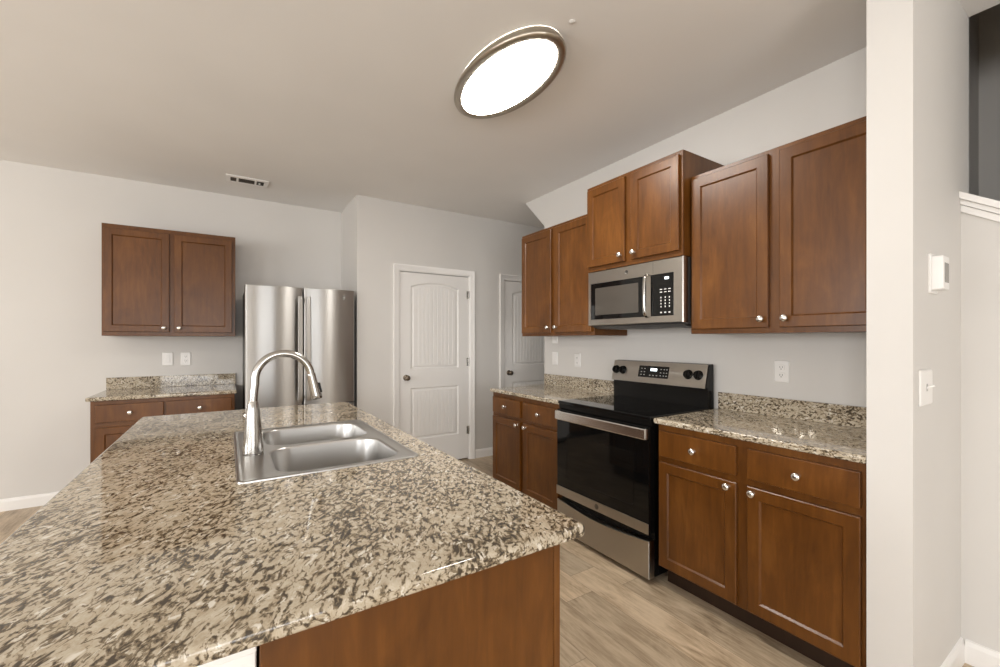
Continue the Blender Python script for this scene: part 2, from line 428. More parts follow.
# ------------------------------------------------------------------ doors
def panel_ring(x0, x1, z0, z1, rise, n=16):
    """outline with an arched top edge (rise = 0 -> straight)"""
    pts = [(x0, z0), (x1, z0)]
    for k in range(n+1):
        t = k/n; x = x1 + (x0-x1)*t
        pts.append((x, z1 + rise*math.sin(PI*t)**.9 if rise else z1))
    return pts
def interior_door(name, x0, hinge_right=True, knob_x=None, casing=True):
    X0, X1 = x0, x0+.826
    root = bpy.data.objects.new(name, None); col.objects.link(root); root.location = (X0, YD, 0); root['kind'] = 'structure'
    s0, s1 = .013, .813            # slab
    # jamb and casing
    bm = new_bm()
    cw = .061
    prof = [(0, 0), (cw, 0), (cw, .018), (cw-.012, .020), (.030, .014), (.012, .012), (.004, .008), (0, .004)]
    r0 = .004
    def side(xa, sgn):
        loops = []
        for (w, d) in prof:
            loops.append([(xa+sgn*w, -d, 0), (xa+sgn*w, -d, DH-r0+w)])
        return loops
    A = side(r0, -1); B = side(.826-r0, 1)
    rows = [[bm.verts.new(p) for p in (a[0], a[1], b[1], b[0])] for a, b in zip(A, B)]
    for a, b in zip(rows, rows[1:] + rows[:1]):
        for k in range(3): bm.faces.new([a[k], a[k+1], b[k+1], b[k]])
    bm.faces.new([r[0] for r in rows]); bm.faces.new([r[3] for r in rows])
    obj('casing', bm, TRIMW, root)
    bm = new_bm()
    box(bm, 0, .010, .0, .12, 0, DH); box(bm, .816, .826, 0, .12, 0, DH); box(bm, .010, .816, 0, .12, DH-.010, DH)
    obj('jamb', bm, TRIMW, root, 0)
    # slab with two recessed plank panels, the upper one arched
    bm = new_bm()
    zb, zt = .016, 2.046; yf, yb_ = .010, .045
    P = [panel_ring(.133, .689, 1.035, 1.905, .048), panel_ring(.133, .689, .295, .838, 0)]
    outer = [bm.verts.new(p) for p in ((s0, yf, zb), (s1, yf, zb), (s1, yf, zt), (s0, yf, zt))]
    back = [bm.verts.new(p) for p in ((s0, yb_, zb), (s1, yb_, zb), (s1, yb_, zt), (s0, yb_, zt))]
    for k in range(4): bm.faces.new([outer[k], outer[(k+1) % 4], back[(k+1) % 4], back[k]])
    bm.faces.new(back)
    rings = []
    for pts, (x0_, x1_, z0_, z1_, rise) in zip(P, ((.133, .689, 1.035, 1.905, .048), (.133, .689, .295, .838, 0))):
        loops = []
        for ins, dep in ((0, 0), (.010, .011), (.022, .011), (.034, .004)):
            loops.append([(x, yf+dep, z) for x, z in panel_ring(x0_+ins, x1_-ins, z0_+ins, z1_-ins, rise)])
        R = loft(bm, loops); rings.append(R[0])
        # field of narrow planks with v grooves
        ins = .034; xa, xb = x0_+ins, x1_-ins; za, zt_ = z0_+ins, z1_-ins
        top = lambda x: zt_ + (rise*max(0, math.sin(PI*(xb-x)/(xb-xa)))**.9 if rise else 0)
        xs = [(xa, 0)]; npl = 11
        for k in range(1, npl):
            g = xa + (xb-xa)*k/npl
            xs += [(g-.0045, 0), (g, .0045), (g+.0045, 0)]
        xs.append((xb, 0))
        colv = [(bm.verts.new((x, yf+.004+d, za)), bm.verts.new((x, yf+.004+d, top(x)))) for x, d in xs]
        for a, b in zip(colv, colv[1:]): bm.faces.new([a[0], b[0], b[1], a[1]])
    fill_between(bm, outer, rings)
    obj('slab', bm, DOORW, root, 25)
    # knob
    kx = .080
    kb = new_bm(); lathe(kb, [(.0, 0), (.031, 0), (.031, .004), (.026, .008), (.012, .010), (.010, .028), (.016, .034), (.026, .042), (.0285, .052), (.026, .062), (.016, .069), (.0, .071)], (kx, yf, .950), (0, -1, 0))
    obj('door_knob', kb, BRONZE, root, 60)
    if hinge_right:
        for z in (1.846, 1.095, .330):
            h = new_bm(); lathe(h, [(.0, -.045), (.0065, -.045), (.0065, .045), (.0, .045)], (.812, -.002, z), (0, 0, 1), 12)
            box(h, .790, .811, .007, .0099, z-.044, z+.044)
            obj('hinge', h, NICKEL, root)
    return root
interior_door('door_1', D1[0])
interior_door('door_2', D2[0])
bm = new_bm(); box(bm, D1[0], D1[1], YD+.10, YD+.13, 0, DH); struct('door_gap_shade', bm, DARK, smooth=0)  # dark sheet that paints in the shade of the gaps around the slab
bm = new_bm(); box(bm, D2[0], D2[1], YD+.10, YD+.13, 0, DH); struct('door_gap_shade.001', bm, DARK, smooth=0)  # same painted gap shade behind the second door

# ================================================================== cabinets
def shaker(bm, x0, x1, z0, z1, t=.020, st=.051):
    def rc(i, y): return [(x0+i, y, z0+i), (x1-i, y, z0+i), (x1-i, y, z1-i), (x0+i, y, z1-i)]
    loft(bm, [rc(0, -.0005), rc(0, -t+.003), rc(.003, -t), rc(st, -t), rc(st+.007, -t+.009)], True, True)
def knob_bm(x, z, y):
    bm = new_bm()
    lathe(bm, [(0, 0), (.009, 0), (.0085, .003), (.006, .007), (.006, .013), (.011, .017), (.0158, .021), (.0168, .025), (.014, .029), (.0065, .0315), (0, .032)], (x, y, z), (0, -1, 0), 20)
    return bm
def cabinet(name, label, cat, loc, rz, w, d, h, doors, drawers=(), toe=False, group=None):
    """doors: (x0,x1,z0,z1,knob_x,knob_z); drawers: (x0,x1,z0,z1)"""
    r = thing(name, label, cat, loc, rz, group)
    zb = .108 if toe else 0
    bm = new_bm(); box(bm, .001, w-.001, .019, d, zb, h); obj('body', bm, WOOD, r, 0)
    bm = new_bm(); box(bm, 0, w, 0, .0188, zb, h, .0015, 1); obj('face_frame', bm, WOOD, r)
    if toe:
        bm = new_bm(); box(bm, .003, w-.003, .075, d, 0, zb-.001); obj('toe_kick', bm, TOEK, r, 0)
    for (x0, x1, z0, z1, kx, kz) in doors:
        bm = new_bm(); shaker(bm, x0, x1, z0, z1); dr = obj('door', bm, WOOD, r, 20)
        obj('knob', knob_bm(kx, kz, -.020), KNOBM, dr, 60)
    for (x0, x1, z0, z1) in drawers:
        bm = new_bm(); box(bm, x0, x1, -.020, -.0005, z0, z1, .004, 2); dr = obj('drawer', bm, WOOD, r)
        obj('knob', knob_bm((x0+x1)/2, (z0+z1)/2, -.020), KNOBM, dr, 60)
    return r
R90 = -PI/2
HB = .8835
# right wall, upper row
cabinet('wall_cabinet', 'brown two-door wall cabinet above the counter right of the range, nearest the white wall end', 'cabinet', (2.235, 1.460, 1.374), R90, .868, 2.584-2.235, .897,
        [(.016, .420, .026, .872, .393, .069), (.470, .852, .026, .872, .499, .069)], group='wall cabinets on the right wall')
cabinet('wall_cabinet', 'short brown two-door wall cabinet mounted higher, directly above the microwave', 'cabinet', (2.163, 2.220, 1.818), R90, .758, 2.584-2.163, .598,
        [(.016, .352, .030, .572, .325, .072), (.404, .742, .030, .572, .432, .072)], group='wall cabinets on the right wall')
cabinet('wall_cabinet', 'brown two-door wall cabinet left of the microwave, next to the far white door', 'cabinet', (2.235, 3.118, 1.374), R90, .896, 2.584-2.235, .897,
        [(.018, .425, .026, .872, .398, .069), (.470, .878, .026, .872, .497, .069)], group='wall cabinets on the right wall')
# right wall, base row
cabinet('base_cabinet', 'brown base cabinet right of the range with two drawers over two doors', 'cabinet', (1.985, 1.490, 0), R90, .898, 2.584-1.985, HB,
        [(.014, .430, .122, .682, .394, .658), (.479, .886, .122, .682, .506, .658)], [(.014, .430, .714, .850), (.479, .886, .714, .850)], True, 'base cabinets on the right wall')
cabinet('base_cabinet', 'brown base cabinet left of the range with two drawers over two doors', 'cabinet', (1.985, 3.210, 0), R90, .920, 2.584-1.985, HB,
        [(.022, .434, .122, .680, .400, .654), (.476, .898, .122, .680, .516, .654)], [(.022, .434, .712, .848), (.476, .898, .712, .848)], True, 'base cabinets on the right wall')
# back wall
cabinet('wall_cabinet', 'brown two-door wall cabinet hanging on the back wall left of the refrigerator', 'cabinet', (-.846, 4.566, 1.374), 0, .906, YB-.001-4.566, .902,
        [(.012, .430, .034, .866, .396, .069), (.462, .880, .034, .866, .498, .069)])
cabinet('base_cabinet', 'brown base cabinet with two drawers against the back wall, beyond the island', 'cabinet', (-.856, 4.285, 0), 0, .907, YB-.001-4.285, HB,
        [(.030, .430, .122, .684, .396, .658), (.446, .886, .122, .684, .480, .658)], [(.030, .430, .722, .854), (.446, .886, .722, .854)], True)

# ------------------------------------------------------------------ countertops
def stone(name, label, x0, x1, y0, y1, splash=None, r=.009, corner=.006, hole=None, loc=None):
    t = thing(name, label, 'countertop', ((x0+x1)/2, (y0+y1)/2, .884))
    ox, oy = (x0+x1)/2, (y0+y1)/2
    z0, z1, n = 0.0, .030, 4
    ring = lambda i: [(x-ox, y-oy) for x, y in rrect(x0+i, x1-i, y0+i, y1-i, max(corner-i*.3, .002), 5)]
    prof = [(r*(1-math.sin(PI/2*k/n)), z0+r*(1-math.cos(PI/2*k/n))) for k in range(n+1)] + [(r*(1-math.cos(PI/2*k/n)), z1-r*(1-math.sin(PI/2*k/n))) for k in range(n+1)]
    bm = new_bm()
    R = loft(bm, [[(x, y, z) for x, y in ring(i)] for i, z in prof])
    if hole:
        hx0, hx1, hy0, hy1 = hole
        hr = [(x-ox, y-oy) for x, y in rrect(hx0, hx1, hy0, hy1, .03, 4)]
        H = loft(bm, [[(x, y, z0) for x, y in hr], [(x, y, z1) for x, y in hr]])
        fill_between(bm, R[0], [H[0]]); fill_between(bm, R[-1], [H[1]])
    else:
        bm.faces.new(R[0]); bm.faces.new(R[-1])
    obj('slab', bm, GRANITE, t, 30)
    if splash:
        sx0, sx1, sy0, sy1 = splash
        bm = new_bm(); box(bm, sx0-ox, sx1-ox, sy0-oy, sy1-oy, .0303, .132, .002, 2); obj('backsplash', bm, GRANITE, t)
    return t
stone('countertop', 'speckled granite counter and backsplash right of the range, with bright lamp reflections', 1.957, XW-.001, .586, 1.504, (XW-.021, XW-.001, .586, 1.496))
stone('countertop', 'speckled granite counter and backsplash left of the range, ending near the far door', 1.957, XW-.001, 2.290, 3.222, (XW-.021, XW-.001, 2.290, 3.222))
stone('countertop', 'speckled granite counter and backsplash on the back wall left of the refrigerator', -.880, .066, 4.264, YB-.001, (-.876, .066, YB-.021, YB-.001))
stone('countertop', 'large speckled granite island top in the foreground, holding the sink', -.402, .697, .717, 3.056, None, .010, .012, (.045, .566, 1.487, 2.272))

# ================================================================== island base
bm = new_bm(); box(bm, -.085, .036, .800, 2.99, 0, .882); struct('wall_island', bm, WALL, smooth=0)
bm = new_bm()
for (p, z0, z1) in ((.016, .70, .80), (.021, .80, .845), (.030, .845, .8835)):
    box(bm, -.085-p, .0385, .800-p, .7995, z0, z1, .002, 1); box(bm, -.085-p, -.0855, .8005, 2.99, z0, z1, .002, 1)
struct('trim_island', bm, TRIMW)
bm = new_bm(); box(bm, -.099, .0385, .786, .7995, 0, .094, .002, 1); box(bm, -.099, -.0855, .8005, 2.99, 0, .094, .002, 1); struct('baseboard_island', bm, TRIMW)
isl = thing('kitchen_island', 'brown wood island cabinet under the foreground granite top', 'kitchen island', (.658, .772, 0), PI/2)
# local x -> world y, local -y -> world +x
LI = 2.99-.772
bm = new_bm(); prism(bm, [(.001, .108), (LI-.001, .108), (LI-.001, .8832), (1.56, .8832), (1.56, .70), (.66, .70), (.66, .8832), (.001, .8832)], 'y', .019, .615); obj('body', bm, WOOD, isl, 0)
bm = new_bm(); box(bm, -.006, .0005, .0195, .6155, .0, .8832, .0015, 1); obj('end_panel', bm, WOOD, isl)
bm = new_bm(); box(bm, -.008, LI, 0, .0188, .108, .8832, .002, 1); obj('face_frame', bm, WOOD, isl)
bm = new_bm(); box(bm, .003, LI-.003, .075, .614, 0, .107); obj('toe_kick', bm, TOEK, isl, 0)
for (a, b) in ((.020, .440), (.480, .900), (.940, 1.500), (1.545, 1.860), (1.880, 2.195)):
    bm = new_bm(); shaker(bm, a, b, .122, .682); dr = obj('door', bm, WOOD, isl, 20)
    obj('knob', knob_bm(b-.028, .654, -.020), KNOBM, dr, 60)
    bm = new_bm(); box(bm, a, b, -.020, -.0005, .714, .850, .004, 2); dr = obj('drawer', bm, WOOD, isl)
    obj('knob', knob_bm((a+b)/2, .782, -.020), KNOBM, dr, 60)

# ------------------------------------------------------------------ sink
def make_sink():
    x0, x1, y0, y1 = .022, .592, 1.460, 2.296
    t = thing('sink', 'double-bowl stainless steel drop-in sink in the granite island top', 'sink', ((x0+x1)/2, (y0+y1)/2, .914))
    ox, oy = t.location.x, t.location.y
    Z = lambda L, z: [(x-ox, y-oy, z) for x, y in L]
    bm = new_bm()
    R = loft(bm, [Z(rrect(x0, x1, y0, y1, .022), .0004), Z(rrect(x0+.001, x1-.001, y0+.001, y1-.001, .022), .0045),
                  Z(rrect(x0+.006, x1-.006, y0+.006, y1-.006, .020), .0065), Z(rrect(x0+.012, x1-.012, y0+.012, y1-.012, .018), .0060),
                  Z(rrect(x0+.018, x1-.018, y0+.018, y1-.018, .016), .0025)])
    bowls = [(.126, .548, 1.495, 1.872), (.126, .548, 1.908, 2.266)]
    rings = [[bm.verts.new(p) for p in Z(rrect(b[0], b[1], b[2], b[3], .085, 8), .0025)] for b in bowls]
    fill_between(bm, R[-1], rings)
    obj('deck', bm, SINKM, t, 40)
    for (a, b, c, d) in bowls:
        bm = new_bm(); dp = .185; loops = []
        for k in range(5):
            q = PI/2*k/4; i = .008*(1-math.cos(q)) ; loops.append(Z(rrect(a+i*0+.008*math.sin(q), b-.008*math.sin(q), c+.008*math.sin(q), d-.008*math.sin(q), .085-.006*math.sin(q), 8), .0025-.008*(1-math.cos(q))))
        loops.append(Z(rrect(a+.016, b-.016, c+.016, d-.016, .080, 8), -dp*.55))
        for k in range(7):
            q = PI/2*k/6; i = .022 + .045*(1-math.cos(q)); loops.append(Z(rrect(a+i, b-i, c+i, d-i, .075-.02*(1-math.cos(q)), 8), -dp+.045-.045*math.sin(q)))
        cx, cy = (a+b)/2, (c+d)/2
        loops.append([(cx-ox+(x-(cx-ox))*.3, cy-oy+(y-(cy-oy))*.3, -dp-.003) for x, y, z in loops[-1]])
        loft(bm, loops, False, True)
        bo = obj('bowl', bm, SINKM, t, 60)
        bm = new_bm(); lathe(bm, [(.0, -.002), (.030, -.001), (.036, .002), (.043, .003), (.045, .0)], (cx-ox, cy-oy, -dp+.001), (0, 0, 1), 24, False); obj('drain', bm, NICKEL, bo, 60)
    return t
make_sink()

def make_faucet():
    t = thing('faucet', 'tall brushed nickel gooseneck pull-down faucet standing on the sink deck left of the bowls', 'faucet', (.080, 1.815, .9170))
    bm = new_bm(); L = []
    for i, z in ((0, 0), (0, .004), (.003, .006)):
        L.append([(x, y, z) for x, y in rrect(-.034+i, .034-i, -.034+i, .034-i, .030-i, 6)])
    loft(bm, L, True, True); obj('base_plate', bm, NICKEL, t, 40)
    bm = new_bm(); lathe(bm, [(.0, .006), (.034, .006), (.034, .018), (.0315, .050), (.027, .110), (.0215, .165), (.0175, .190), (.0150, .196), (.0, .196)], (0, 0, 0), (0, 0, 1), 32); obj('body', bm, NICKEL, t, 50)
    bm = new_bm(); pts = [(0, 0, .19), (0.002, 0, .225), (.006, 0, .262)]
    cx, cz, r = .102, .274, .096
    for k in range(1, 25):
        a = math.radians(182 - k*(182-9)/24); pts.append((cx + r*math.cos(a), 0, cz + r*math.sin(a)))
    rad = [.0145]*len(pts); tube(bm, pts, rad, 20); obj('spout', bm, NICKEL, t, 60)
    e = Vector(pts[-1]); d = (Vector(pts[-1])-Vector(pts[-2])).normalized()
    bm = new_bm(); lathe(bm, [(.0, 0), (.0155, 0), (.0165, .004), (.0165, .010), (.0175, .035), (.0205, .085), (.0215, .100), (.0195, .103), (.0, .103)], e, d, 24)
    h = obj('spray_head', bm, NICKEL, t, 50)
    n = Vector((-d.z, 0, d.x)); n = n if n.x > 0 else -n
    bm = new_bm(); c = e + d*.062 + n*.0185
    M = Matrix((( d.x, 0, n.x), (0, 1, 0), (d.z, 0, n.z)))
    b2 = new_bm(); box(b2, -.020, .020, -.008, .008, -.004, .006, .003, 2)
    bmesh.ops.transform(b2, matrix=Matrix.Translation(c) @ M.to_4x4(), verts=b2.verts)
    obj('spray_button', b2, BLACKP, h)
    bm = new_bm(); lathe(bm, [(0, 0), (.012, 0), (.012, .014), (.009, .020), (0, .021)], (-.004, .020, .120), (-.35, .94, .0), 16)
    tube(bm, [(-.010, .036, .120), (-.018, .042, .128), (-.028, .048, .140)], [.006, .0055, .005], 12); obj('lever', bm, NICKEL, t, 60)
make_faucet()

# ================================================================== range
def emblem(parent, c, n, r, mname='emblem'):
    """small round maker's emblem: a ring around a scripted monogram"""
    n = Vector(n); bm = new_bm()
    lathe(bm, [(0, 0), (r, 0), (r, .0012), (r*.88, .0016), (r*.82, .0008), (0, .0008)], c, n, 28)
    u = Vector((0, -1, 0)) if abs(n.x) > .5 else Vector((1, 0, 0)); w = Vector((0, 0, 1))
    for s, ph in ((-.34, 0), (.34, 40)):
        pts = []
        for k in range(13):
            a = math.radians(60 + ph + k*23); q = r*.34*(1 - .25*k/12)
            pts.append(Vector(c) + n*.0012 + u*(s*r + q*math.cos(a)) + w*(q*1.25*math.sin(a)))
        tube(bm, pts, r*.055, 6)
    return obj(mname, bm, EMBL, parent, 50)

def make_range():
    y0, y1 = 1.513, 2.286; w = y1-y0
    t = thing('range', 'black and stainless steel electric range between the two right-wall base cabinets', 'range', (1.985, y1, 0), R90)
    # local: x 0..w from far to near, -y towards the kitchen
    bm = new_bm(); box(bm, .002, w-.002, 0, .585, .03, .896); obj('body', bm, BLACKP, t, 0)
    for fx in (.04, w-.07):
        for fy in (.03, .52):
            bm = new_bm(); lathe(bm, [(0, 0), (.016, 0), (.016, .03), (0, .03)], (fx+.015, fy, 0), (0, 0, 1), 12); obj('foot', bm, BLACKP, t)
    bm = new_bm(); box(bm, 0, w, -.040, .520, .8965, .918, .005, 3); ct = obj('cooktop', bm, BLACKG, t)
    for (cx, cy, r) in ((.20, .13, .105), (.56, .13, .085), (.20, .38, .080), (.56, .38, .105)):
        bm = new_bm(); R = loft(bm, [[(cx+q*math.cos(a*PI/24), cy+q*math.sin(a*PI/24), .9183) for a in range(48)] for q in (r, r-.0022)]); obj('burner_ring', bm, BLACKP, ct)
    bm = new_bm(); box(bm, .002, w-.002, -.030, -.0005, .864, .896, .003, 2); obj('front_rail', bm, BLACKP, t)
    # oven door
    bm = new_bm(); box(bm, .003, w-.003, -.050, -.0005, .272, .862, .004, 2); dr = obj('oven_door', bm, BLACKG, t)
    bm = new_bm(); L = rrect(.105, w-.105, .400, .700, .018, 4)
    loft(bm, [[(x, -.0500, z) for x, z in L], [(x, -.0512, z) for x, z in L], [(.5*w+(x-.5*w)*.99, -.0512, .55+(z-.55)*.985) for x, z in L], [(.5*w+(x-.5*w)*.985, -.0503, .55+(z-.55)*.98) for x, z in L]], False, True)
    obj('oven_window', bm, WINGL, dr, 30)
    bm = new_bm(); Lo = rrect(.102, w-.102, .397, .703, .020, 4)
    loft(bm, [[(x, -.0501, z) for x, z in Lo], [(x, -.0508, z) for x, z in Lo], [(x, -.0508, z) for x, z in L], [(x, -.0501, z) for x, z in L]]); obj('window_border', bm, BLACKP, dr, 30)
    bm = new_bm(); box(bm, .002, w-.002, -.0545, -.0502, .274, .333, .002, 2); tr = obj('door_trim', bm, STEEL, dr)
    emblem(tr, (.385, -.0545, .303), (0, -1, 0), .0165)
    # handle: a wide flat bar carried on end brackets
    bm = new_bm()
    prof = [(-.072, .794), (-.076, .800), (-.076, .846), (-.072, .852), (-.064, .854), (-.060, .850), (-.060, .800), (-.064, .793)]
    prism(bm, prof, 'x', .012, w-.012)
    obj('handle', bm, KNOBM, dr, 40)
    for hx in (.004, w-.026):
        bm = new_bm(); box(bm, hx, hx+.022, -.070, -.0503, .795, .853, .004, 2); obj('handle_bracket', bm, STEEL, dr)
    # storage drawer with a shallow curved top
    bm = new_bm(); A = []
    pts = [(.003, .028), (w-.003, .028)] + [(w-.003-(w-.006)*k/20, .237-.030*math.sin(PI*k/20)) for k in range(21)]
    loft(bm, [[(x, -.002, z) for x, z in pts], [(x, -.046, z) for x, z in pts], [(.5*w+(x-.5*w)*.994, -.049, .139+(z-.139)*.975) for x, z in pts]], True, True)
    obj('storage_drawer', bm, STEEL, t, 30)
    # back guard: black riser carrying a tilted steel control face
    bm = new_bm(); prism(bm, [(.522, .897), (.522, 1.037), (.500, 1.042), (.536, 1.184), (.578, 1.188), (.584, .897)], 'x', 0, w-.010); bg_ = obj('backguard', bm, BLACKP, t, 20)
    bm = new_bm()
    a = Vector((.4985, 1.042)); b = Vector((.5345, 1.184)); nn = Vector((-(b.y-a.y), b.x-a.x)).normalized()
    def F(s, off): q = a + (b-a)*s + nn*off; return q
    prism(bm, [tuple(F(-.03, 0)), tuple(F(1.0, 0)), tuple(F(1.0, .006)), tuple(F(-.03, .006))], 'x', .004, w-.014)
    cf = obj('control_face', bm, STEEL, t, 30)
    n3 = Vector((0, nn.x, nn.y))
    def face_pt(x, s, off): q = F(s, off); return Vector((x, q.x, q.y))
    def plate(xa, xb, sa, sb, off0, off1, m, name, par, rr=.006):
        bm = new_bm(); L = rrect(xa, xb, sa*.1514, sb*.1514, rr, 4)
        loft(bm, [[face_pt(x, s/.1514, off0) for x, s in L], [face_pt(x, s/.1514, off1) for x, s in L]], True, True); return obj(name, bm, m, par, 30)
    pl = plate(.245, .492, .24, .80, .0062, .0075, BLACKG, 'display_panel', t)
    plate(.345, .398, .56, .69, .0076, .0081, LEDE, 'clock_display', pl, .002)
    for xx in (.270, .296, .430, .455, .476):
        for s in (.36, .50, .66):
            plate(xx-.005, xx+.005, s-.02, s+.02, .0076, .0080, GREYM, 'button', pl, .001)
    for xx in (.345, .372, .40): plate(xx-.006, xx+.006, .33, .37, .0076, .0080, GREYM, 'button', pl, .001)
    for kx in (.038, .102, w-.136, w-.066):
        bm = new_bm(); o_ = face_pt(kx, .52, .0062)
        lathe(bm, [(0, 0), (.031, 0), (.031, .004), (.0265, .006), (.025, .022), (.022, .025), (0, .025)], o_, n3, 24)
        kn = obj('control_knob', bm, BLACKP, t, 40)
        bm = new_bm(); d_ = (b-a).normalized(); up3 = Vector((0, d_.x, d_.y))
        c_ = o_ + n3*.0255
        q = [c_ + Vector((sx*.003, 0, 0)) + up3*sz*.022 for sx, sz in ((-1, -1), (1, -1), (1, 1), (-1, 1))]
        q2 = [p + n3*.005 for p in q]; loft(bm, [q, q2], True, True); obj('grip', bm, BLACKG, kn, 0)
    return t
make_range()

# ================================================================== microwave
def make_microwave():
    y1 = 2.210; w = .750
    t = thing('microwave', 'stainless steel over-the-range microwave with black keypad hung under the short cabinet', 'microwave', (2.205, y1, 1.414), R90)
    h = .4025
    bm = new_bm(); box(bm, .003, w-.003, 0, .384, .018, h, .002, 1); obj('body', bm, DKGREY, t)
    bm = new_bm(); prism(bm, [(-.030, .020), (.36, .0175), (.36, .004), (.03, .004)], 'x', .02, w-.02); u = obj('underside', bm, DKGREY, t)
    for hx in (.20, .55):
        bm = new_bm(); L = rrect(hx-.09, hx+.09, .10, .26, .01, 3); loft(bm, [[(x, y, .0038) for x, y in L], [(x, y, .0005) for x, y in L]], True, True); obj('grease_filter', bm, EMBL, u)
    # front: steel frame, cut for window and keypad
    bm = new_bm(); yf = -.045
    outer = [(0, .026), (w, .026), (w, h-.001), (0, h-.001)]
    O = loft(bm, [[(x, -.0005, z) for x, z in outer], [(x, yf+.006, z) for x, z in outer], [(x+(.005 if x == 0 else -.005), yf, z+(.004 if z < .1 else -.004)) for x, z in outer]], True)
    hole = [(.028, .068), (.690, .068), (.690, .318), (.028, .318)]
    H = loft(bm, [[(x, yf, z) for x, z in hole], [(x, yf+.010, z) for x, z in hole]], False, True)
    fill_between(bm, O[-1], [H[0]])
    obj('front_frame', bm, STEEL, t, 30)
    bm = new_bm(); box(bm, .0285, .486, yf+.001, yf+.0095, .0685, .3175, .002, 1); dr = obj('door', bm, BLACKG, t)
    bm = new_bm(); L = rrect(.070, .440, .098, .284, .004, 3)
    loft(bm, [[(x, yf+.0009, z) for x, z in L], [(x, yf+.0002, z) for x, z in L]], True, True); obj('window', bm, MWIN, dr)
    bm = new_bm(); pts = []
    for k in range(15):
        s = k/14; z = .060 + .268*s; pts.append((.510, yf-.006-.030*math.sin(PI*s)**.18, z))
    prof = []
    for (x, y, z) in pts: prof.append([(x-.011, y, z), (x-.008, y-.005, z), (x+.008, y-.005, z), (x+.011, y, z), (x+.008, y+.006, z), (x-.008, y+.006, z)])
    loft(bm, prof, True, True); obj('handle', bm, NICKEL, dr, 60)
    bm = new_bm(); box(bm, .530, .6895, yf+.0005, yf+.0095, .0685, .3175, .002, 1); kp = obj('keypad', bm, BLACKG, t)
    def mark(x0, x1, z0, z1, m=WHITEM, nm='key'):
        b = new_bm(); box(b, x0, x1, yf-.0006, yf+.0004, z0, z1); obj(nm, b, m, kp, 0)
    mark(.630, .658, .282, .296, LEDE, 'clock_display')
    for z in (.222, .206):
        for x in (.605, .634, .662): mark(x-.008, x+.008, z, z+.005)
    for z in (.172, .154, .136, .118):
        for x in (.605, .634, .662): mark(x-.003, x+.003, z, z+.009)
    for x in (.605, .634, .662): mark(x-.006, x+.006, .084, .092)
    emblem(t, (.346, yf, .362), (0, -1, 0), .0135)
    bm = new_bm(); box(bm, .548, .5495, yf-.0004, yf+.002, .322, h-.006); obj('vent_seam', bm, DKGREY, t, 0)
    return t
make_microwave()

# ================================================================== refrigerator
def make_fridge():
    x0, x1 = .120, 1.022; w = x1-x0
    t = thing('refrigerator', 'stainless steel french-door refrigerator standing against the back wall', 'refrigerator', (x0, 4.225, 0))
    bm = new_bm(); box(bm, .004, w-.004, 0, .640, .020, 1.775, .006, 2); obj('body', bm, DKGREY, t)
    bm = new_bm(); box(bm, .01, w-.01, .02, .06, .0, .075); obj('toe_grille', bm, BLACKP, t, 0)
    def door(a, b, z0, z1, name):
        bm = new_bm(); n = 14; loops = []
        def prof():
            pts = [(a, -.004)]
            for s in (0, .008, .018, .03, .07, .14, .22, .32, .42, .5, .58, .68, .78, .86, .93, .97, .982, .992, 1):
                s = s; x = a + (b-a)*s
                e = min(s, 1-s)*(b-a)/.45
                yy = -.056 - .026*(1-(2*s-1)**2) + (.010*(1-min(e/.03, 1))**2)
                pts.append((x, yy))
            pts.append((b, -.004)); return pts
        P = prof()
        loft(bm, [[(x, y, z0) for x, y in P], [(x, y, z1-.004) for x, y in P], [(a+(x-a)*.995+.001, y*.95-.002, z1) for x, y in P]], True, True)
        return obj(name, bm, STEELV, t, 40)
    dl = door(.001, .449, .760, 1.808, 'door'); d2 = door(.455, w-.001, .760, 1.808, 'door')
    fr = door(.001, w-.001, .090, .748, 'freezer_drawer')
    for d, hx in ((dl, .421), (d2, .486)):
        bm = new_bm(); prof = []
        for k in range(21):
            s = k/20; z = .800+.925*s; dy = -.122 - .012*math.sin(PI*s)
            if k in (0, 20): dy = -.112
            prof.append([(hx-.020, dy+.006, z), (hx-.015, dy-.003, z), (hx+.015, dy-.003, z), (hx+.020, dy+.006, z), (hx+.010, dy+.016, z), (hx-.010, dy+.016, z)])
        loft(bm, prof, True, True)
        hd = obj('handle', bm, STEELV, d, 60)
        for z in (.83, 1.695):
            b2 = new_bm(); box(b2, hx-.009, hx+.009, -.108, -.064, z-.014, z+.014, .003, 2); obj('handle_mount', b2, STEELV, hd)
    bm = new_bm(); tube(bm, [(.10, -.118, .690), (.45, -.126, .690), (w-.10, -.118, .690)], .012, 12); hd = obj('handle', bm, STEELV, fr, 60)
    for x in (.13, w-.13):
        b2 = new_bm(); box(b2, x-.012, x+.012, -.110, -.066, .680, .700, .003, 2); obj('handle_mount', b2, STEELV, hd)
    bm = new_bm(); box(bm, .02, .14, -.03, .05, 1.777, 1.795, .004, 1); obj('hinge_cover', bm, DKGREY, t)
    bm = new_bm(); box(bm, w-.14, w-.02, -.03, .05, 1.777, 1.795, .004, 1); obj('hinge_cover', bm, DKGREY, t)
    emblem(d2, (.790, -.0745, 1.735), (0, -1, 0), .022)
    return t
make_fridge()

